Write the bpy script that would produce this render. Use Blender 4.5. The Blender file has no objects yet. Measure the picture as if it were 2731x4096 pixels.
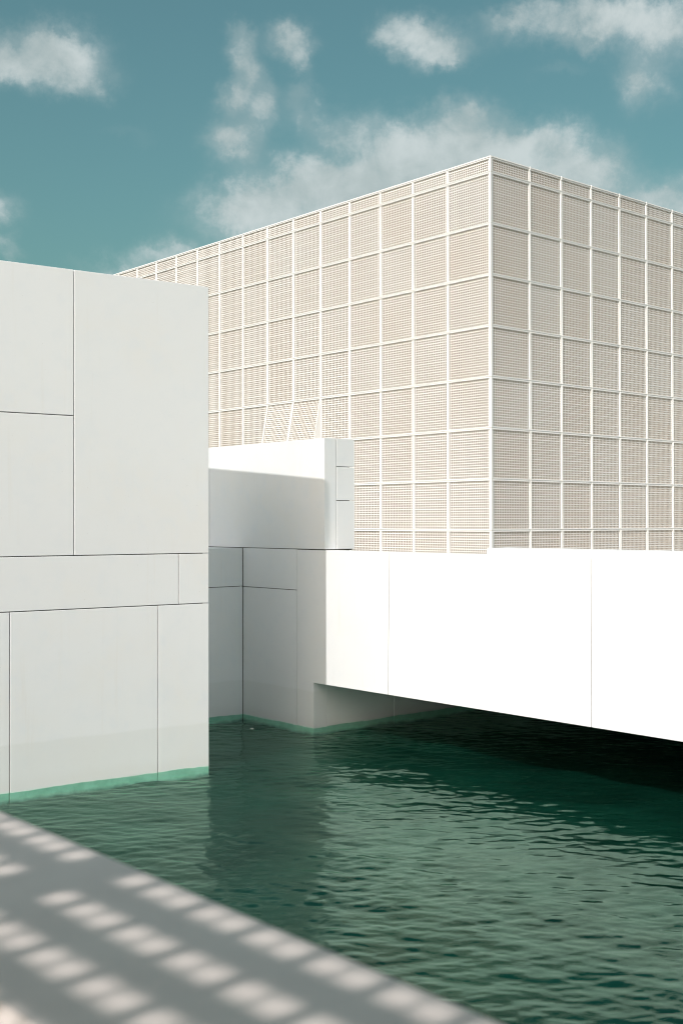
import bpy, bmesh, math, random
import numpy as np
from mathutils import Vector, Matrix

random.seed(7)
R = math.radians
scene = bpy.context.scene
COL = scene.collection

# ------------------------------------------------------------------ camera
EYE = 3.5
PITCH, ROLL = 0.00914073, -0.00159583
cam_data = bpy.data.cameras.new('camera')
cam_data.sensor_fit = 'HORIZONTAL'
cam_data.sensor_width = 24.0
cam_data.lens = 41.36
cam_data.clip_start = 0.05
cam_data.clip_end = 5000
cam_data.dof.use_dof = True
cam_data.dof.focus_distance = 23.0
cam_data.dof.aperture_fstop = 4.0
cam = bpy.data.objects.new('camera', cam_data)
COL.objects.link(cam)
_f = Vector((0, math.cos(PITCH), math.sin(PITCH)))
_u0 = Vector((0, -math.sin(PITCH), math.cos(PITCH)))
_r = Vector((1, 0, 0)) * math.cos(ROLL) + _u0 * math.sin(ROLL)
_u = _u0 * math.cos(ROLL) - Vector((1, 0, 0)) * math.sin(ROLL)
cam.matrix_world = Matrix(((_r.x, _u.x, -_f.x, 0), (_r.y, _u.y, -_f.y, 0), (_r.z, _u.z, -_f.z, EYE), (0, 0, 0, 1)))
scene.camera = cam

# ------------------------------------------------------------------ sun and exposure
SUN_H = Vector((0.505, 0.863, 0))            # horizontal direction the light travels
SUN_EL = R(39.2)
sun_dir = Vector((SUN_H.x * math.cos(SUN_EL), SUN_H.y * math.cos(SUN_EL), -math.sin(SUN_EL))).normalized()
sd = bpy.data.lights.new('sun', 'SUN')
sd.energy = 2.0
sd.angle = R(0.53)
sd.color = (1.0, 0.98, 0.965)
sun = bpy.data.objects.new('sun', sd)
sun.rotation_euler = sun_dir.to_track_quat('-Z', 'Y').to_euler()
sun.location = (-10, -15, 20)
COL.objects.link(sun)
scene.view_settings.view_transform = 'Standard'
scene.view_settings.look = 'None'
scene.view_settings.gamma = 1.0
scene.view_settings.exposure = 0.52
scene.view_settings.use_curve_mapping = False
scene.cycles.filter_width = 1.1


class NT:
    """small helper to write node trees"""
    def __init__(self, tree):
        self.t = tree
        self.n = tree.nodes
        self.l = tree.links

    def new(self, typ, **kw):
        nd = self.n.new(typ)
        for k, v in kw.items():
            setattr(nd, k, v)
        return nd

    def link(self, a, b):
        self.l.new(a, b)

    def put(self, sock, v):
        if hasattr(v, 'is_output'):
            self.l.new(v, sock)
        else:
            sock.default_value = v

    def m(self, op, a, b=None, c=None, clamp=False):
        nd = self.n.new('ShaderNodeMath')
        nd.operation = op
        nd.use_clamp = clamp
        for i, v in enumerate((a, b, c)):
            if v is not None:
                self.put(nd.inputs[i], v)
        return nd.outputs[0]

    def ss(self, v, lo, hi, a=0.0, b=1.0):
        nd = self.n.new('ShaderNodeMapRange')
        nd.interpolation_type = 'SMOOTHSTEP'
        self.put(nd.inputs[0], v)
        for i, x in enumerate((lo, hi, a, b)):
            nd.inputs[1 + i].default_value = x
        return nd.outputs[0]

    def mix(self, f, a, b, blend='MIX'):
        nd = self.n.new('ShaderNodeMix')
        nd.data_type = 'RGBA'
        nd.blend_type = blend
        self.put(nd.inputs[0], f)
        self.put(nd.inputs[6], a if hasattr(a, 'is_output') else (*a, 1))
        self.put(nd.inputs[7], b if hasattr(b, 'is_output') else (*b, 1))
        return nd.outputs[2]

    def noise(self, vec, scale, detail=4, rough=0.5, dist=0.0):
        nd = self.n.new('ShaderNodeTexNoise')
        if vec is not None:
            self.l.new(vec, nd.inputs['Vector'])
        nd.inputs['Scale'].default_value = scale
        nd.inputs['Detail'].default_value = detail
        nd.inputs['Roughness'].default_value = rough
        nd.inputs['Distortion'].default_value = dist
        return nd.outputs['Fac']


# ------------------------------------------------------------------ sky
world = bpy.data.worlds.new('World')
scene.world = world
world.use_nodes = True
world.node_tree.nodes.clear()
w = NT(world.node_tree)
sky = w.new('ShaderNodeTexSky', sky_type='NISHITA')
sky.sun_disc = False
sky.sun_elevation = SUN_EL
sky.sun_rotation = math.atan2(-SUN_H.x, -SUN_H.y)
sky.air_density = 1.0
sky.dust_density = 5.0
sky.ozone_density = 1.0
SKY_TINT = (0.405, 0.62, 0.465)
_sc = w.new('ShaderNodeSeparateColor')
w.link(sky.outputs[0], _sc.inputs[0])
blueness = w.m('DIVIDE', w.m('SUBTRACT', _sc.outputs[2], _sc.outputs[0]), _sc.outputs[2])   # clear air is teal, haze stays white
sky_col = w.mix(w.ss(blueness, 0.12, 0.45), sky.outputs[0], w.mix(1.0, sky.outputs[0], SKY_TINT, 'MULTIPLY'))
tc = w.new('ShaderNodeTexCoord')
vec = tc.outputs['Generated']
sep = w.new('ShaderNodeSeparateXYZ')
w.link(vec, sep.inputs[0])
az = w.m('ARCTAN2', sep.outputs[0], sep.outputs[1])
el = w.m('ARCSINE', sep.outputs[2])
warp = w.noise(vec, 16.0, 7, 0.62)
warp2 = w.noise(vec, 21.0, 7, 0.62)
azw = w.m('ADD', az, w.m('MULTIPLY', w.m('SUBTRACT', warp, 0.5), 0.075))
elw = w.m('ADD', el, w.m('MULTIPLY', w.m('SUBTRACT', warp2, 0.5), 0.06))
# cumulus: azimuth, elevation, half width, half height (degrees), weight
CLOUDS = [
    (-13.4, 21.4, 2.6, 1.3, 0.95), (-15.6, 20.7, 2.6, 1.3, 0.95), (-12.6, 20.2, 1.2, .9, .5),
    (-4.7, 21.2, 1.2, 1.5, 0.75), (-5.4, 20.0, 1.0, 1.1, .75), (-3.8, 19.4, 1.1, 1.1, 0.7), (-5.1, 18.0, 1.9, 1.1, 0.9), (-4.6, 22.6, .8, .7, .5),
    (-2.3, 22.5, 1.3, 0.9, 0.75), (-2.2, 21.6, .7, .7, .5), (4.7, 22.1, 1.9, 0.9, 0.8), (3.6, 22.7, 2.0, 1.0, 0.75), (5.4, 21.6, 1.0, .6, .5), (2.2, 22.4, .9, .7, .4),
    (12.6, 22.7, 4.6, 1.1, 0.9), (15.5, 22.3, 2.2, 1.5, .9), (14.8, 19.9, 1.6, 1.5, 0.75), (8.3, 23.2, 2.0, .7, .6),
    (-5.2, 14.9, 2.2, 1.2, 0.85), (-3.8, 15.4, 2.6, 1.4, 0.95), (-1.6, 15.6, 3.2, 1.5, 1.0), (1.0, 16.0, 3.2, 1.5, 1.0), (3.0, 17.9, 2.4, 1.4, 0.9), (3.6, 16.6, 3.5, 1.6, 1.0),
    (6.0, 18.9, 2.6, 1.1, 0.8), (6.2, 17.4, 3.2, 1.6, 1.0), (9.3, 17.6, 3.0, 1.2, 0.85), (11.0, 16.4, 3.0, 1.4, .85), (1.0, 14.0, 8.0, 1.8, 0.9), (9.0, 15.6, 6, 1.6, .9), (4.0, 15.0, 7, 2.2, .85),
    (-1.3, 19.2, 1.6, 1.2, 0.42), (0.2, 18.3, 1.5, 1.0, 0.48), (-2.0, 20.2, .8, .8, .36),
    (-16.6, 14.0, 1.6, 1.0, 0.8), (-16.0, 12.4, 1.3, .6, .5), (-15.6, 10.6, 2.2, 0.7, 0.5), (-8.0, 12.7, 2.2, 0.7, 0.62), (-10.6, 12.0, 2.4, 0.7, 0.5),
    (15.0, 15.0, 2.6, 0.9, 0.75), (17.0, 14.4, 2.4, 1.2, 0.8), (10.5, 20.8, 2.0, .5, .22), (-10.5, 18.0, 2.0, .5, .15),
    (-24, 17, 5, 2.2, 1.0), (23, 19, 4, 2.4, 1.0), (28, 13, 6, 2, 0.9), (-33, 12, 6, 2, 0.9), (-6, 29, 6, 2.0, 1.0), (9, 31, 5, 2.2, 1.0),
]
acc = None
for (a0, e0, ra, re, wt) in CLOUDS:
    da = w.m('MULTIPLY', w.m('SUBTRACT', azw, R(a0)), 1 / R(ra * 0.74))
    de = w.m('MULTIPLY', w.m('SUBTRACT', elw, R(e0)), 1 / R(re * 0.74))
    r2 = w.m('ADD', w.m('MULTIPLY', da, da), w.m('MULTIPLY', de, de))
    g = w.m('MULTIPLY', w.m('EXPONENT', w.m('MULTIPLY', r2, -0.85)), wt)
    if acc is None:
        acc = g
    else:                                        # soft union
        acc = w.m('SUBTRACT', w.m('ADD', acc, g), w.m('MULTIPLY', acc, g))
far_noise = w.noise(vec, 2.6, 6, 0.55)
outside = w.ss(w.m('ABSOLUTE', az), R(30), R(50))
gen = w.m('MULTIPLY', w.ss(far_noise, 0.40, 0.62), outside)  # unseen cloud cover added beside the view as fill light for the walls
acc = w.m('MAXIMUM', acc, gen)
fb = w.noise(vec, 24.0, 10, 0.66, 0.25)
fb2 = w.noise(vec, 70.0, 6, 0.6)
tex = w.m('ADD', w.m('MULTIPLY', w.m('SUBTRACT', fb, 0.5), 1.0), w.m('MULTIPLY', w.m('SUBTRACT', fb2, 0.5), 0.22))
dens_in = w.m('ADD', acc, w.m('MULTIPLY', tex, w.ss(acc, 0.02, 0.5, 0.25, 1.0)))
dens = w.m('MAXIMUM', w.ss(dens_in, 0.14, 1.0), w.m('MULTIPLY', w.ss(acc, 0.02, 0.7), 0.42))
cl_shade = w.m('ADD', w.m('MULTIPLY', w.noise(vec, 12.0, 6, 0.6), 0.7), w.m('MULTIPLY', fb, 0.3))
CLOUD_LO, CLOUD_HI = (2.2, 2.54, 2.54), (2.95, 3.25, 3.25)
cloud_col = w.mix(w.ss(cl_shade, 0.36, 0.62), CLOUD_LO, CLOUD_HI)
final = w.mix(w.m('MULTIPLY', dens, 0.9), sky_col, cloud_col)
bg = w.new('ShaderNodeBackground')
w.link(final, bg.inputs['Color'])
bg.inputs['Strength'].default_value = 0.15
wo = w.new('ShaderNodeOutputWorld')
w.link(bg.outputs[0], wo.inputs['Surface'])


# ------------------------------------------------------------------ materials
def new_mat(name):
    m = bpy.data.materials.new(name)
    m.use_nodes = True
    m.node_tree.nodes.clear()
    return m, NT(m.node_tree)


def cladding_material(name, base=(0.83, 0.828, 0.825), warm=(0.83, 0.81, 0.78), tide=True, rough=0.62):
    m, t = new_mat(name)
    geo = t.new('ShaderNodeNewGeometry')
    pos = geo.outputs['Position']
    s = t.new('ShaderNodeSeparateXYZ')
    t.link(pos, s.inputs[0])
    big = t.noise(pos, 0.7, 5, 0.6)
    col = t.mix(t.ss(big, 0.42, 0.72), base, warm)
    cool = tuple(c * k for c, k in zip(base, (0.955, 0.97, 0.985)))
    mott = t.noise(pos, 3.3, 4, 0.6)
    col = t.mix(t.ss(mott, 0.45, 0.75, 0, 0.8), col, cool)
    # runs of dirt down the faces
    mp = t.new('ShaderNodeMapping')
    t.link(pos, mp.inputs[0])
    mp.inputs['Scale'].default_value = (4.0, 4.0, 0.22)
    streak = t.ss(t.noise(mp.outputs[0], 2.0, 5, 0.65), 0.58, 0.80, 0, 0.35)
    col = t.mix(streak, col, tuple(c * k for c, k in zip(warm, (0.90, 0.87, 0.83))))
    rnd = t.new('ShaderNodeObjectInfo').outputs['Random']
    col = t.mix(t.m('MULTIPLY', rnd, 0.35), col, tuple(c * 0.955 for c in base))
    spot = t.ss(t.noise(pos, 38.0, 2, 0.5), 0.74, 0.80, 0, 0.35)
    col = t.mix(spot, col, (0.45, 0.42, 0.37))
    if tide:
        wob = t.noise(pos, 1.6, 4, 0.6)
        zz = t.m('ADD', s.outputs[2], t.m('MULTIPLY', t.m('SUBTRACT', wob, 0.5), 0.05))
        wet = t.ss(zz, 0.600, 0.645, 1, 0)
        col = t.mix(t.m('MULTIPLY', wet, 0.4), col, (0.72, 0.72, 0.69))
        low = t.m('MULTIPLY', t.ss(t.m('ADD', zz, t.m('MULTIPLY', mott, 0.12)), 0.08, 0.30, 1, 0), 0.22)
        col = t.mix(low, col, (0.66, 0.625, 0.585))
        film = t.ss(zz, -0.02, 0.03, 1, 0)
        alg = t.noise(pos, 5.0, 5, 0.65)
        col = t.mix(film, col, t.mix(t.ss(alg, 0.35, 0.65), (0.74, 0.86, 0.79), (0.54, 0.72, 0.63)))
        deep = t.m('ADD', s.outputs[2], t.m('MULTIPLY', t.m('SUBTRACT', t.noise(pos, 2.2, 5, 0.65), 0.5), 0.16))
        col = t.mix(t.ss(deep, -0.16, -0.07, 1, 0), col, (0.012, 0.062, 0.05))   # dark weed below the lowest tide
    b = t.new('ShaderNodeBsdfPrincipled')
    t.link(col, b.inputs['Base Color'])
    b.inputs['Roughness'].default_value = rough
    b.inputs['Specular IOR Level'].default_value = 0.35
    bp = t.new('ShaderNodeBump')
    bp.inputs['Strength'].default_value = 0.10
    bp.inputs['Distance'].default_value = 0.01
    fine = t.noise(pos, 55.0, 4, 0.6)
    und = t.noise(pos, 4.5, 3, 0.5)
    t.link(t.m('ADD', t.m('MULTIPLY', fine, 0.25), t.m('MULTIPLY', und, 2.0)), bp.inputs['Height'])
    t.link(bp.outputs[0], b.inputs['Normal'])
    o = t.new('ShaderNodeOutputMaterial')
    t.link(b.outputs[0], o.inputs[0])
    return m


def plain_material(name, c0, c1, rough=0.8, scale=3.0, spec=0.3):
    m, t = new_mat(name)
    geo = t.new('ShaderNodeNewGeometry')
    n = t.noise(geo.outputs['Position'], scale, 5, 0.6)
    col = t.mix(t.ss(n, 0.3, 0.7), c0, c1)
    b = t.new('ShaderNodeBsdfPrincipled')
    t.link(col, b.inputs['Base Color'])
    b.inputs['Roughness'].default_value = rough
    b.inputs['Specular IOR Level'].default_value = spec
    o = t.new('ShaderNodeOutputMaterial')
    t.link(b.outputs[0], o.inputs[0])
    return m


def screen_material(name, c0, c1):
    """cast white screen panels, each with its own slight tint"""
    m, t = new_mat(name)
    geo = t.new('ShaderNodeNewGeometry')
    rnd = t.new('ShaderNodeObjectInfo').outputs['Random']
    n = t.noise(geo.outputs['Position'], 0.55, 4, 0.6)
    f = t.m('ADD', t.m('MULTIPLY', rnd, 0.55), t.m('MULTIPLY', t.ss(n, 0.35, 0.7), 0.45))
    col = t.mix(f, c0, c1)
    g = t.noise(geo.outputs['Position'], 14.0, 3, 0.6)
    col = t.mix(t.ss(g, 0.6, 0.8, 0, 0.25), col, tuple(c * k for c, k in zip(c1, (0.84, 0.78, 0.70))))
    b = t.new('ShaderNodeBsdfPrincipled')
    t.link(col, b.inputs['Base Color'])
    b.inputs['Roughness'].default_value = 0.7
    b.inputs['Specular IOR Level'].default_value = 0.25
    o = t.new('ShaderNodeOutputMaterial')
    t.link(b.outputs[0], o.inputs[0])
    return m


MAT_CLAD = cladding_material('white_cladding')
MAT_CORE = plain_material('dark_joint_core', (0.045, 0.032, 0.022), (0.075, 0.055, 0.04))
MAT_FRAME = screen_material('screen_frame_white', (0.82, 0.815, 0.80), (0.81, 0.79, 0.76))
MAT_LATTICE = screen_material('screen_lattice_white', (0.81, 0.795, 0.77), (0.79, 0.755, 0.71))
MAT_FLANK = screen_material('screen_cell_dust_shade', (0.60, 0.55, 0.495), (0.57, 0.49, 0.415))  # tan cell sides: some dust, plus cell shade put into the colour
MAT_SLAT = screen_material('screen_backing', (0.22, 0.195, 0.175), (0.20, 0.17, 0.14))  # kept dark, putting the shade inside the cells into its colour
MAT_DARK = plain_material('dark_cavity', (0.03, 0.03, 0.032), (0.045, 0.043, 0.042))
MAT_GROUND = plain_material('pale_paving', (0.55, 0.54, 0.51), (0.62, 0.60, 0.57))
MAT_LEDGE = plain_material('ledge_stone', (0.77, 0.665, 0.61), (0.82, 0.715, 0.655), 0.6, 6.0, 0.4)
MAT_BED = plain_material('sea_bed_silt', (0.004, 0.024, 0.0195), (0.008, 0.047, 0.038), 0.9, 0.6, 0.0)
MAT_GRILLE = plain_material('grille_metal', (0.25, 0.25, 0.25), (0.3, 0.3, 0.3), 0.5)
MAT_SCRAP = plain_material('paper_scrap', (0.72, 0.70, 0.64), (0.78, 0.76, 0.70), 0.7, 30)


def water_material():
    m, t = new_mat('sea_water')
    geo = t.new('ShaderNodeNewGeometry')
    mp = t.new('ShaderNodeMapping')
    t.link(geo.outputs['Position'], mp.inputs[0])
    mp.inputs['Scale'].default_value = (1.0, 1.35, 1.0)
    mp.inputs['Rotation'].default_value = (0, 0, R(12))
    n1 = t.noise(mp.outputs[0], 17.0, 4, 0.55, 0.5)
    n2 = t.noise(mp.outputs[0], 3.0, 3, 0.5, 0.3)
    bp = t.new('ShaderNodeBump')
    bp.inputs['Strength'].default_value = 1.0
    bp.inputs['Distance'].default_value = 0.0015
    t.link(t.m('ADD', n1, t.m('MULTIPLY', n2, 1.2)), bp.inputs['Height'])
    fr = t.new('ShaderNodeFresnel')
    fr.inputs['IOR'].default_value = 1.33
    t.link(bp.outputs[0], fr.inputs['Normal'])
    tr = t.new('ShaderNodeBsdfTransparent')
    tr.inputs['Color'].default_value = (0.60, 0.94, 0.83, 1)
    gl = t.new('ShaderNodeBsdfGlossy')
    gl.inputs['Color'].default_value = (0.60, 0.90, 0.74, 1)
    gl.inputs['Roughness'].default_value = 0.004
    t.link(bp.outputs[0], gl.inputs['Normal'])
    mx = t.new('ShaderNodeMixShader')
    # seen from below the sheet lets daylight in at the same small loss as from above
    fac = t.m('ADD', t.m('MULTIPLY', fr.outputs[0], t.m('SUBTRACT', 1.0, geo.outputs['Backfacing'])), t.m('MULTIPLY', geo.outputs['Backfacing'], 0.35))
    t.link(fac, mx.inputs[0])
    t.link(tr.outputs[0], mx.inputs[1])
    t.link(gl.outputs[0], mx.inputs[2])
    o = t.new('ShaderNodeOutputMaterial')
    t.link(mx.outputs[0], o.inputs[0])
    return m


MAT_WATER = water_material()


# ------------------------------------------------------------------ mesh helpers
def mesh_obj(name, me, mat, parent=None):
    o = bpy.data.objects.new(name, me)
    if mat is not None and not me.materials:
        me.materials.append(mat)
    COL.objects.link(o)
    if parent is not None:
        o.parent = parent
    return o


def bm_box(bm, x0, x1, y0, y1, z0, z1):
    vs = [bm.verts.new(p) for p in ((x0, y0, z0), (x1, y0, z0), (x1, y1, z0), (x0, y1, z0),
                                    (x0, y0, z1), (x1, y0, z1), (x1, y1, z1), (x0, y1, z1))]
    for f in ((0, 3, 2, 1), (4, 5, 6, 7), (0, 1, 5, 4), (1, 2, 6, 5), (2, 3, 7, 6), (3, 0, 4, 7)):
        bm.faces.new([vs[i] for i in f])
    return vs


def finish(bm, name):
    me = bpy.data.meshes.new(name)
    bmesh.ops.recalc_face_normals(bm, faces=bm.faces)
    bm.to_mesh(me)
    bm.free()
    return me


def box(name, mat, parent, x0, x1, y0, y1, z0, z1, chamfer=0.004):
    bm = bmesh.new()
    bm_box(bm, x0, x1, y0, y1, z0, z1)
    if chamfer:
        bmesh.ops.bevel(bm, geom=list(bm.edges), offset=chamfer, segments=1, affect='EDGES')
    return mesh_obj(name, finish(bm, name), mat, parent)


def prism(name, mat, parent, poly, y0, y1, chamfer=0.004):
    """outline in x-z, run from y0 to y1"""
    bm = bmesh.new()
    a = [bm.verts.new((p[0], y0, p[1])) for p in poly]
    b = [bm.verts.new((p[0], y1, p[1])) for p in poly]
    n = len(poly)
    bm.faces.new(a)
    bm.faces.new(b[::-1])
    for i in range(n):
        bm.faces.new((a[i], b[i], b[(i + 1) % n], a[(i + 1) % n]))
    bmesh.ops.recalc_face_normals(bm, faces=bm.faces)
    if chamfer:
        bmesh.ops.bevel(bm, geom=list(bm.edges), offset=chamfer, segments=1, affect='EDGES')
    return mesh_obj(name, finish(bm, name), mat, parent)


def thing(name, label, cat, loc, rz):
    o = bpy.data.objects.new(name, None)
    COL.objects.link(o)
    o.location = loc
    o.rotation_euler = (0, 0, rz)
    o['label'] = label
    o['category'] = cat
    return o


ANG = 0.7130924
THETA = -(math.pi / 2 - ANG)                 # bridge frame: local x runs right towards us, local y runs away
A_DIR = Vector((-math.sin(ANG), math.cos(ANG), 0))
B_DIR = Vector((math.cos(ANG), math.sin(ANG), 0))
PIER = Vector((-0.480, 20.053, 0))


def f1(u, b, z=0.0):
    return PIER - A_DIR * u + B_DIR * b + Vector((0, 0, z))


# ------------------------------------------------------------------ water
def wave_height(X, Y):
    rng = np.random.RandomState(11)
    Z = np.zeros_like(X)
    for i in range(90):
        if i < 70:
            lam = 0.085 * (5.0 ** rng.rand())
            th = R(83) + rng.randn() * R(34)
            steep = 0.0125
        else:
            lam = 0.7 + 1.1 * rng.rand()
            th = R(70) + rng.randn() * R(45)
            steep = 0.009
        k = 2 * math.pi / lam
        amp = steep / k
        ph = rng.rand() * 6.283
        arg = k * (math.cos(th) * X + math.sin(th) * Y) + ph
        Z += amp * (np.sin(arg) + 0.25 * np.sin(2 * arg + 1.2))
    # gusts: patches of livelier and calmer water
    g = 0.85 + 0.22 * np.sin(0.9 * X + 0.5 * Y) * np.sin(0.35 * X - 0.8 * Y + 1.0) + 0.15 * np.sin(1.7 * Y + 0.6 * X)
    Z *= g
    return Z


def build_water():
    fx = np.arange(-5.0, 7.0001, 0.024)
    fy = np.arange(7.6, 24.0001, 0.023)
    ox = np.array([-160, -80, -40, -25, -16, -11, -8, -6.5, -5.6])
    px = np.array([7.4, 8.0, 9.0, 10.5, 12, 15, 20, 30, 50, 90, 160])
    oy = np.array([-60, -30, -15, -5, 0, 2.5, 4.5, 6, 7.0])
    py = np.array([24.5, 25.4, 27, 30, 36, 46, 70, 120, 200])
    xs = np.concatenate([ox, fx, px])
    ys = np.concatenate([oy, fy, py])
    X, Y = np.meshgrid(xs, ys)
    Z = wave_height(X, Y)
    fade = np.clip(np.minimum(np.minimum(X + 5.0, 7.0 - X), np.minimum(Y - 7.6, 24.0 - Y)) / 0.6, 0, 1)
    Z *= fade
    co = np.stack([X, Y, Z], -1).reshape(-1, 3).astype(np.float32)
    ny, nx = X.shape
    i = (np.arange(ny - 1)[:, None] * nx + np.arange(nx - 1)[None, :]).reshape(-1)
    q = np.stack([i, i + 1, i + 1 + nx, i + nx], -1).astype(np.int32)
    me = bpy.data.meshes.new('water')
    me.vertices.add(len(co))
    me.vertices.foreach_set('co', co.reshape(-1))
    me.loops.add(q.size)
    me.loops.foreach_set('vertex_index', q.reshape(-1))
    me.polygons.add(len(q))
    me.polygons.foreach_set('loop_start', np.arange(0, q.size, 4, dtype=np.int32))
    me.polygons.foreach_set('use_smooth', np.ones(len(q), dtype=bool))
    me.update(calc_edges=True)
    o = mesh_obj('water', me, MAT_WATER)
    o['kind'] = 'structure'
    return o


build_water()


def build_bed():
    xs = np.concatenate([[-160, -60, -25, -12], np.arange(-8, 14.01, 0.2), [18, 30, 60, 160]])
    ys = np.concatenate([[-60, -20, 0], np.arange(4, 36.01, 0.2), [42, 60, 110, 200]])
    X, Y = np.meshgrid(xs, ys)
    rng = np.random.RandomState(5)
    Z = np.zeros_like(X)
    for i in range(26):
        lam = 0.8 * (4.0 ** rng.rand())
        th = rng.rand() * 6.283
        Z += 0.026 * np.sin(6.283 / lam * (math.cos(th) * X + math.sin(th) * Y) + rng.rand() * 6.283)
    Z = np.clip(Z, -0.16, 0.16) * 0.28 - 0.14
    ny, nx = X.shape
    vs = np.stack([X, Y, Z], -1).reshape(-1, 3).tolist()
    fs = [(r * nx + c, r * nx + c + 1, (r + 1) * nx + c + 1, (r + 1) * nx + c) for r in range(ny - 1) for c in range(nx - 1)]
    me = bpy.data.meshes.new('sea_bed')
    me.from_pydata(vs, [], fs)
    me.polygons.foreach_set('use_smooth', [True] * len(fs))
    return mesh_obj('sea_bed', me, MAT_BED)


bed = build_bed()
bed['kind'] = 'structure'

# ------------------------------------------------------------------ island platform behind the bridge (and the covered water below it)
DECK = 1.98
plat = box('island_terrace', MAT_GROUND, None, -9.0, 6.5, 0.305, 60.0, 0.78, DECK, 0)
plat.location = PIER
plat.rotation_euler = (0, 0, THETA)
plat['kind'] = 'structure'
quay = box('island_foundation', MAT_CORE, None, -9.0, -0.06, 0.35, 60.0, -2.25, 0.775, 0)
quay.location = PIER
quay.rotation_euler = (0, 0, THETA)
quay['kind'] = 'structure'
quay2 = box('island_foundation', MAT_CORE, None, 0.0, 6.4, 14.0, 60.0, -2.25, 0.776, 0)
quay2.location = PIER
quay2.rotation_euler = (0, 0, THETA)
quay2['kind'] = 'structure'

# ------------------------------------------------------------------ white block standing in the water at left
CANG = 0.9584097
block = thing('gallery_block', 'tall plain white panelled block rising from the water at the left edge', 'building',
              (-1.914, 16.969, 0), math.pi / 2 - CANG)
# local x runs right along the front, local y runs away from us; corner at the origin
BT, BDEP, G = 6.912, 3.95, 0.006
UW = -0.6
TH = 0.055


def front_panel(s0, s1, z0, z1, gl=G, gr=G, gb=G, gt=G):
    box('cladding_panel', MAT_CLAD, block, s0 + gl, s1 - gr, 0, TH, z0 + gb, z1 - gt, 0.004)


front_panel(-2.048, 0, 3.064, BT, gr=0, gt=0)
front_panel(-5.1, -2.048, 4.945, BT, gt=0)
front_panel(-5.1, -2.048, 3.064, 4.945)
front_panel(-8.0, -5.1, 3.064, BT, gt=0)
front_panel(-0.482, 0, 2.345, 3.064, gr=0)
front_panel(-4.3, -0.482, 2.345, 3.064)
front_panel(-8.0, -4.3, 2.345, 3.064)
front_panel(-0.809, 0, UW, 2.345, gr=0, gb=0)
front_panel(-2.925, -0.809, UW, 2.345, gb=0)
front_panel(-5.2, -2.925, UW, 2.345, gb=0)
front_panel(-8.0, -5.2, UW, 2.345, gb=0)
# side towards the bridge
for (y0, y1) in ((TH + 0.004, 0.95), (0.95, 2.75), (2.75, BDEP)):
    box('cladding_panel', MAT_CLAD, block, -TH, 0, y0 + G, y1 - G, 3.064 + G, BT, 0.004)
for (y0, y1) in ((TH + 0.004, 1.6), (1.6, BDEP)):
    box('cladding_panel', MAT_CLAD, block, -TH, 0, y0 + G, y1 - G, 2.345 + G, 3.064 - G, 0.004)
    box('cladding_panel', MAT_CLAD, block, -TH, 0, y0 + G, y1 - G, UW, 2.345 - G, 0.004)
box('core', MAT_CORE, block, -8.0, -TH - 0.012, TH + 0.004, BDEP, -2.25, BT - 0.09, 0)
box('roof', MAT_CLAD, block, -7.9, -TH - 0.03, TH + 0.03, BDEP - 0.01, BT - 0.089, BT - 0.06, 0)

# ------------------------------------------------------------------ recessed lower wall and pier
rec = thing('recessed_wall', 'shaded white panelled wall with an inner corner, between block and bridge, feet in the water', 'wall', PIER, THETA)
IC = -2.031          # inner corner
TOPW = 3.040
VJ = -0.459
box('cladding_panel', MAT_CLAD, rec, IC + 0.004, VJ - 0.005, 0, 0.30, UW, 2.333 - G, 0.003)
box('cladding_panel', MAT_CLAD, rec, IC + 0.004, VJ - 0.005, 0, 0.30, 2.333 + G, TOPW, 0.003)
# return wall that runs towards us behind the left block
box('cladding_panel', MAT_CLAD, rec, IC - 0.30, IC, -4.2, -0.008, UW, 2.340 - G, 0.003)
box('cladding_panel', MAT_CLAD, rec, IC - 3.5, IC, -4.2, -0.008, 2.340 + G, TOPW, 0.003)
# pier side under the bridge
box('cladding_panel', MAT_CLAD, rec, -0.05, 0.0, 0.301, 1.872, UW, 0.772, 0.003)
box('cladding_panel', MAT_CLAD, rec, -0.05, 0.0, 1.884, 6.0, UW, 0.772, 0.003)
box('cladding_panel', MAT_CLAD, rec, -0.05, 0.0, 6.012, 13.9, UW, 0.772, 0.003)
box('core', MAT_CORE, rec, IC + 0.02, VJ - 0.02, 0.03, 0.34, -2.2, TOPW - 0.02, 0)
box('core', MAT_CORE, rec, IC - 0.10, IC + 0.10, 0.035, 0.28, -2.2, TOPW - 0.03, 0)
box('core', MAT_CORE, rec, IC - 3.4, IC - 0.03, -4.1, -0.03, -2.2, TOPW - 0.02, 0)

# ------------------------------------------------------------------ upper wall over the recess
upw = thing('upper_wall', 'white wall box above the recess with the block\'s shadow slanting across it', 'wall', f1(0, 0, 0), THETA)
UB, UTOP = 3.052, 4.935
box('front_panel', MAT_CLAD, upw, -3.108, 0.296, 0, 0.262, UB, UTOP, 0.004)
box('front_panel', MAT_CLAD, upw, -7.0, -3.120, 0, 0.262, UB, UTOP, 0.004)
for (z0, z1) in ((UB, 3.880), (3.880, 4.457), (4.457, UTOP)):
    box('end_panel', MAT_CLAD, upw, 0.20, 0.296, 0.276, 0.671, z0 + (G if z0 > UB else 0), z1 - (G if z1 < UTOP else 0), 0.003)
box('core', MAT_CORE, upw, -6.9, 0.192, 0.268, 0.65, UB - 0.05, UTOP - 0.05, 0)
box('core_sill', MAT_CORE, upw, -6.9, 0.27, 0.03, 0.64, UB - 0.02, UB + 0.02, 0)

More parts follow.
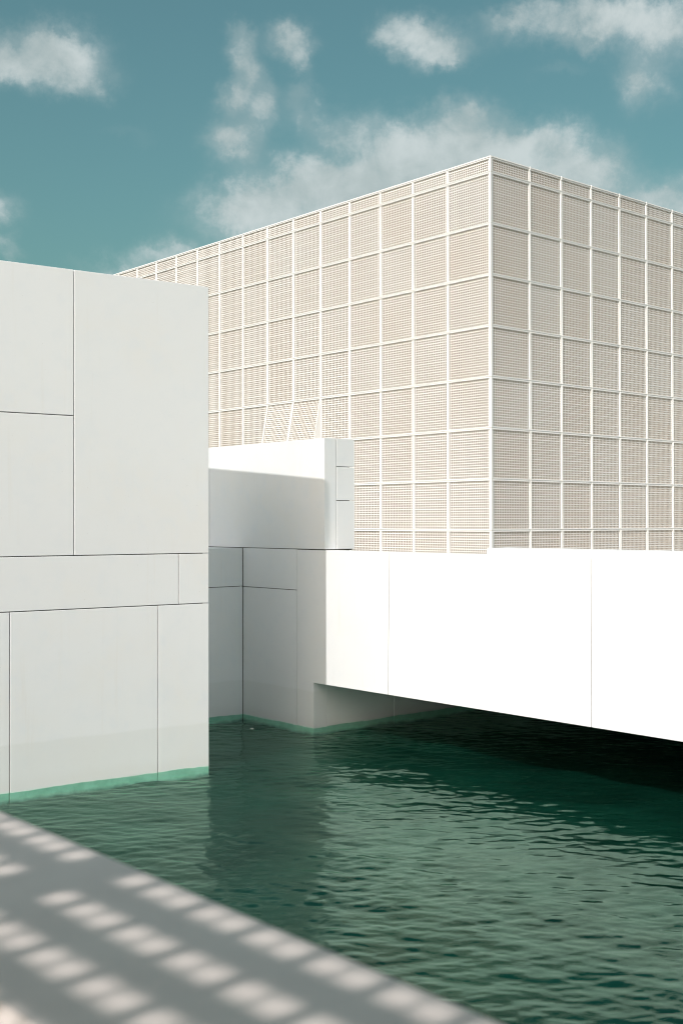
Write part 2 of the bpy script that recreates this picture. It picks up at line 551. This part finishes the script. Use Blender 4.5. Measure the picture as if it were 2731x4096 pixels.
# ------------------------------------------------------------------ bridge
bridge = thing('bridge', 'low white solid-sided bridge lit by the sun, dark water passing below it', 'bridge', PIER, THETA)
BTOP, SOF = 3.035, 0.773
prism('side_panel', MAT_CLAD, bridge, [(VJ + 0.005, UW), (0, UW), (0, SOF), (1.842, SOF), (1.885, BTOP), (VJ + 0.005, BTOP)], 0, 0.30, 0.003)
prism('side_panel', MAT_CLAD, bridge, [(1.854, SOF), (5.796, SOF), (5.796, BTOP), (1.897, BTOP)], 0, 0.30, 0.003)
prism('side_panel', MAT_CLAD, bridge, [(5.808, SOF), (10.4, SOF), (10.4, BTOP), (5.808, BTOP)], 0, 0.30, 0.003)
prism('side_panel', MAT_CLAD, bridge, [(10.406, SOF), (15.5, SOF), (15.5, BTOP), (10.406, BTOP)], 0, 0.30, 0.003)
box('joint_backing', MAT_CORE, bridge, VJ + 0.05, 15.4, 0.06, 0.28, SOF + 0.03, BTOP - 0.05, 0)
box('deck_slab', MAT_CLAD, bridge, 6.506, 15.5, 0.306, 3.98, 0.79, DECK, 0)
# rear parapet with its slanting end


def rear(u0a, u0b, u1, nm='rear_parapet'):
    bm = bmesh.new()
    pts = [(u0a, 3.08), (u1, 3.08), (u1, 3.98), (u0b, 3.98)]
    lo = [bm.verts.new((x, y, DECK)) for x, y in pts]
    hi = [bm.verts.new((x, y, BTOP)) for x, y in pts]
    bm.faces.new(lo)
    bm.faces.new(hi)
    for i in range(4):
        bm.faces.new((lo[i], lo[(i + 1) % 4], hi[(i + 1) % 4], hi[i]))
    bmesh.ops.recalc_face_normals(bm, faces=bm.faces)
    bmesh.ops.bevel(bm, geom=list(bm.edges), offset=0.004, segments=1, affect='EDGES')
    mesh_obj(nm, finish(bm, nm), MAT_CLAD, bridge)


rear(1.174, 0.86, 4.638)
rear(4.648, 4.648, 9.5)
rear(9.51, 9.51, 15.5)
box('abutment', MAT_CLAD, bridge, 15.5, 16.2, -0.5, 0.30, UW, BTOP, 0.004)

# ------------------------------------------------------------------ lattice building
CUB_T = 12.865
CU, CB = -4.706, 9.763
cube = thing('lattice_building', 'large cube building clad in white lattice screen panels, behind the bridge', 'building', f1(CU, CB, 0), THETA)
# local frame: corner edge at origin; left face along -x at y=0 (facing -y); right face along +y at x=0 (facing +x)
MOD, FIRST = 1.3125, 1.545
ROWS = [CUB_T, 12.488]
while ROWS[-1] > DECK + 0.1:
    ROWS.append(ROWS[-1] - MOD)


def ring(bm, wd, ht, prof):
    loops = []
    for d, y in prof:
        loops.append([bm.verts.new(p) for p in ((d, y, d), (wd - d, y, d), (wd - d, y, ht - d), (d, y, ht - d))])
    for l0, l1 in zip(loops, loops[1:]):
        for i in range(4):
            j = (i + 1) % 4
            bm.faces.new((l0[i], l0[j], l1[j], l1[i]))


FW = 0.040


def frame_mesh(wd, ht, tag_):
    """local: x across, z up, +y is the outside"""
    bm = bmesh.new()
    ring(bm, wd, ht, [(0.004, -0.10), (0.004, -0.016), (0.012, -0.004), (0.018, -0.004), (0.020, 0.0), (0.034, 0.0), (FW, -0.012), (FW, -0.10)])
    return finish(bm, 'screen_frame_' + tag_)


def lattice_mesh(wd, ht, nx, nz, tag_):
    bm = bmesh.new()
    x0, x1, z0, z1 = FW - 0.001, wd - FW + 0.001, FW - 0.001, ht - FW + 0.001
    px, pz = (x1 - x0) / nx, (z1 - z0) / nz
    yf, yb = -0.028, -0.067

    def tri(u0, u1, z_0, z_1, vert, y):
        # front and two tapering flanks of a cast bar
        t = 0.003
        if vert:
            P = [(u0 - t, yb, z_0), (u0, y, z_0), (u1, y, z_0), (u1 + t, yb, z_0)]
            Q = [(p[0], p[1], z_1) for p in P]
        else:
            P = [(z_0, yb, u0 - t), (z_0, y, u0), (z_0, y, u1), (z_0, yb, u1 + t)]
            Q = [(z_1, p[1], p[2]) for p in P]
        a = [bm.verts.new(p) for p in P]
        b = [bm.verts.new(p) for p in Q]
        for i in range(3):
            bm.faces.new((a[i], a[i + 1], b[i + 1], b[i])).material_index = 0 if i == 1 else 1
    for i in range(1, nx):
        c = x0 + i * px
        hw = 0.0088
        tri(c - hw, c + hw, z0, z1, True, yf)
    for i in range(1, nz):
        c = z0 + i * pz
        hw = 0.0125 if i % 4 == 0 else 0.0088
        tri(c - hw, c + hw, x0, x1, False, yf + 0.002)
    return finish(bm, 'screen_lattice_' + tag_)


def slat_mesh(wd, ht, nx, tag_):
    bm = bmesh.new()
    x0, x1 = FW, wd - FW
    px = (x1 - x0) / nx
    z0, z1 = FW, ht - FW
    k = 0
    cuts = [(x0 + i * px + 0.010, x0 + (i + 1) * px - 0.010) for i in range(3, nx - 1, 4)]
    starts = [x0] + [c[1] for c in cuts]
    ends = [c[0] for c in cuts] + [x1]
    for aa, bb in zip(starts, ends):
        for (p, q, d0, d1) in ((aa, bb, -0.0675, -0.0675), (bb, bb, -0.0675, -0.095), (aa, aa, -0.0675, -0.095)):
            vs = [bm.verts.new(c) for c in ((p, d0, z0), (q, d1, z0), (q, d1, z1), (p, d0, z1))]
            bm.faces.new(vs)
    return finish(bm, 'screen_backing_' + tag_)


TOPH = ROWS[0] - ROWS[1]
MESH = {}
for key, wd, ht, nx, nz in (('std', MOD, MOD, 19, 19), ('wide', FIRST - 0.02, MOD, 22, 19),
                            ('std_top', MOD, TOPH, 19, 5), ('wide_top', FIRST - 0.02, TOPH, 22, 5)):
    MESH[key] = (frame_mesh(wd, ht, key), lattice_mesh(wd, ht, nx, nz, key), slat_mesh(wd, ht, nx, key))
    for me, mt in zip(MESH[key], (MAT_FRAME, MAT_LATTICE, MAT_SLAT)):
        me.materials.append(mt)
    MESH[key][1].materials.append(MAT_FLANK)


def put_panel(key, mat4):
    fr, la, sl = MESH[key]
    p = bpy.data.objects.new('screen_panel', fr)
    COL.objects.link(p)
    p.parent = cube
    p.matrix_local = mat4
    for nm, me in (('lattice', la), ('backing_slats', sl)):
        c = bpy.data.objects.new(nm, me)
        COL.objects.link(c)
        c.parent = p
    return p


NL, NR = 15, 10
rotL = Matrix.Rotation(math.pi, 4, 'Z')            # outside (+y) -> -y
rotR = Matrix.Rotation(-math.pi / 2, 4, 'Z')       # outside (+y) -> +x ; local x -> -y
for r in range(len(ROWS) - 1):
    z0 = ROWS[r + 1]
    for c in range(NL):
        wide = c == 0
        key = ('wide' if wide else 'std') + ('_top' if r == 0 else '')
        xr = -0.02 if wide else -(FIRST + (c - 1) * MOD)       # right end
        mt = Matrix.Translation((xr, 0, z0)) @ rotL            # local x runs to -x from here
        if r == 5 and c in (5, 6):
            # the two screens hinged open at the foot
            hinge = Matrix.Translation((xr, -0.004, z0 + MOD)) @ Matrix.Rotation(-R(10.5), 4, 'X')
            mt = hinge @ Matrix.Translation((0, 0, -MOD)) @ rotL
        put_panel(key, mt)
    for c in range(NR):
        wide = c == 0
        key = ('wide' if wide else 'std') + ('_top' if r == 0 else '')
        wd = FIRST - 0.02 if wide else MOD
        y0 = 0.02 if wide else FIRST + (c - 1) * MOD
        mt = Matrix.Translation((0, y0 + wd, z0)) @ rotR
        put_panel(key, mt)
    # corner piece between the two faces
    bm = bmesh.new()
    h0, h1 = ROWS[r + 1] + 0.004, ROWS[r] - 0.004
    vs = bm_box(bm, -0.018, 0.006, -0.006, 0.018, h0, h1)
    bmesh.ops.bevel(bm, geom=list(bm.edges), offset=0.004, segments=1, affect='EDGES')
    mesh_obj('corner_trim', finish(bm, 'corner_trim'), MAT_FRAME, cube)

# coping in one length per bay, with a small clip over each joint
LEN_L = FIRST + (NL - 1) * MOD
LEN_R = FIRST + (NR - 1) * MOD


def coping(face, s0, s1):
    bm = bmesh.new()
    for (o0, o1, z0, z1) in ((-0.09, 0.010, 0.000, 0.016), (-0.07, 0.004, 0.017, 0.034)):
        if face == 'L':
            bm_box(bm, -s1 + 0.006, -s0 - 0.006, -o1, -o0, CUB_T + z0, CUB_T + z1)
        else:
            bm_box(bm, o0, o1, s0 + 0.006, s1 - 0.006, CUB_T + z0, CUB_T + z1)
    mesh_obj('coping', finish(bm, 'coping'), MAT_FRAME, cube)


def clip(face, s):
    bm = bmesh.new()
    if face == 'L':
        bm_box(bm, -s - 0.02, -s + 0.02, -0.018, 0.06, CUB_T - 0.055, CUB_T + 0.045)
    else:
        bm_box(bm, -0.06, 0.018, s - 0.02, s + 0.02, CUB_T - 0.055, CUB_T + 0.045)
    bmesh.ops.bevel(bm, geom=list(bm.edges), offset=0.005, segments=1, affect='EDGES')
    mesh_obj('coping_clip', finish(bm, 'coping_clip'), MAT_FRAME, cube)


for c in range(NL):
    coping('L', 0 if c == 0 else FIRST + (c - 1) * MOD, FIRST + c * MOD)
for c in range(NR):
    coping('R', 0 if c == 0 else FIRST + (c - 1) * MOD, FIRST + c * MOD)
    if c:
        clip('R', FIRST + (c - 1) * MOD)
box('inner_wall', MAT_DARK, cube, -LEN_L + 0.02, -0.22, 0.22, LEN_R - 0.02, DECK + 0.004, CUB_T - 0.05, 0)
box('roof', MAT_GROUND, cube, -LEN_L + 0.03, -0.10, 0.10, LEN_R - 0.03, CUB_T - 0.049, CUB_T - 0.02, 0)
# side cheeks of the two open screens
for c, dx in ((5, 0.0), (7, 0.0)):
    xr = -(FIRST + (c - 1) * MOD) - 0.003 if c == 5 else -(FIRST + (c - 1) * MOD) + 0.003
    zt = ROWS[5]
    bm = bmesh.new()
    t = 0.004
    pts = [(0.10, zt - 0.02), (-0.004, zt - 0.02), (-0.02 - math.sin(R(10.5)) * (MOD - 0.05), zt - MOD * math.cos(R(10.5)) + 0.03), (0.10, zt - MOD + 0.01)]
    a = [bm.verts.new((xr - t, y, z)) for y, z in pts]
    b = [bm.verts.new((xr + t, y, z)) for y, z in pts]
    bm.faces.new(a)
    bm.faces.new(b[::-1])
    for i in range(4):
        bm.faces.new((a[i], a[(i + 1) % 4], b[(i + 1) % 4], b[i]))
    mesh_obj('hatch_cheek', finish(bm, 'hatch_cheek'), MAT_FRAME, cube)

# ------------------------------------------------------------------ near parapet and viewing deck
CAM_U, CAM_B = 15.481, -12.755       # camera foot in the bridge frame
LZ = 3.0
par = thing('parapet', 'pale stone parapet in the near foreground, dappled with rows of light spots', 'parapet', Vector((0, 0, 0)), THETA)
box('coping_stone', MAT_LEDGE, par, -12.0, 4.0, 0.525, 0.901, LZ - 0.22, LZ, 0.012)
box('base', MAT_LEDGE, par, -12.0, 4.0, 0.56, 0.87, -2.2, LZ - 0.222, 0)
deck = box('viewing_deck', MAT_GROUND, None, -12.0, 4.0, -14.0, 0.558, 1.7, 1.9, 0)
deck.rotation_euler = (0, 0, THETA)
deck['kind'] = 'structure'

# ------------------------------------------------------------------ open grille canopy overhead that throws the light spots
CZ = 4.6
sh = (CZ - LZ) / math.tan(SUN_EL)
sh_a = SUN_H.dot(A_DIR) * sh
sh_b = SUN_H.dot(B_DIR) * sh
can = thing('shade_canopy', 'metal grille canopy above the viewing deck, out of the picture', 'canopy', (0, 0, 0), THETA)
bm = bmesh.new()
a_lo, a_hi = 0.2, 2.9                 # stretch of parapet it shades, along the parapet
b_lo, b_hi = 0.36, 1.12
# light openings along the parapet: pairs every 0.117
ops = []
k = -6
while 0.875 + 0.117 * k < a_hi + 0.2:
    for d in (-0.0255, 0.0255):
        ac = 0.875 + 0.117 * k + d
        if abs(ac - 1.515) > 0.045 and abs(ac - 2.33) > 0.045 and abs(ac - 0.70) > 0.045:
            ops.append((ac - 0.0235, ac + 0.0235))
    k += 1
e = a_lo
for (o0, o1) in ops + [(a_hi, a_hi + 0.1)]:
    if o0 <= e:
        e = max(e, o1)
        continue
    bm_box(bm, -(min(o0, a_hi) - sh_a), -(e - sh_a), b_lo - sh_b, b_hi - sh_b, CZ - 0.006, CZ + 0.006)
    e = o1
    if e > a_hi:
        break
bops = [(0.901 + o - 0.0275, 0.901 + o + 0.0275) for o in (-0.481, -0.3675, -0.254, -0.1405, -0.027, 0.0865, 0.2)]
e = b_lo
for (o0, o1) in bops + [(b_hi, b_hi + 0.1)]:
    bm_box(bm, -(a_hi - sh_a), -(a_lo - sh_a), e - sh_b, min(o0, b_hi) - sh_b, CZ - 0.018, CZ - 0.008)
    e = o1
mesh_obj('grille', finish(bm, 'grille'), MAT_GRILLE, can)
x0, x1 = -(a_hi - sh_a), -(a_lo - sh_a)
y0, y1 = b_lo - sh_b, b_hi - sh_b
box('edge_beam', MAT_GRILLE, can, x0 - 0.06, x1 + 0.06, y0 - 0.08, y0, CZ - 0.06, CZ + 0.03, 0.004)
box('edge_beam', MAT_GRILLE, can, x0 - 0.06, x1 + 0.06, y1, y1 + 0.08, CZ - 0.06, CZ + 0.03, 0.004)
box('end_beam', MAT_GRILLE, can, x0 - 0.06, x0, y0, y1, CZ - 0.06, CZ + 0.03, 0.004)
box('end_beam', MAT_GRILLE, can, x1, x1 + 0.06, y0, y1, CZ - 0.06, CZ + 0.03, 0.004)
for (sx0, sx1, sy0, sy1) in ((-1.8, 6.0, y1 + 0.082, 0.5), (-2.3, 6.0, -8.0, y0 - 0.082), (x1 + 0.062, 6.0, y0 - 0.08, y1 + 0.08), (x0 - 0.5, x0 - 0.062, y0 - 0.08, y1 + 0.08)):
    box('sky_block_slab', MAT_GRILLE, can, sx0, sx1, sy0, sy1, CZ - 0.05, CZ + 0.08, 0)  # unseen slabs added round the grille to keep sky light off the parapet
for x in (x0 - 0.03, x1 + 0.03):
    box('post', MAT_GRILLE, can, x - 0.04, x + 0.04, y0 - 0.09, y0 - 0.01, 1.9, CZ - 0.061, 0.004)

# ------------------------------------------------------------------ scrap floating by the pier
bm = bmesh.new()
rs = random.Random(3)
bmesh.ops.create_icosphere(bm, subdivisions=2, radius=0.03)
for v in bm.verts:
    v.co.x *= 1.0 + rs.uniform(-0.3, 0.3)
    v.co.y *= 0.6 + rs.uniform(-0.3, 0.3)
    v.co.z = v.co.z * 0.35 + rs.uniform(-0.006, 0.006)
sc = mesh_obj('floating_scrap', finish(bm, 'floating_scrap'), MAT_SCRAP)
sc.location = (-1.524, 19.966, 0.01)
sc['label'] = 'tiny pale scrap floating on the dark water by the recessed wall'
sc['category'] = 'litter'
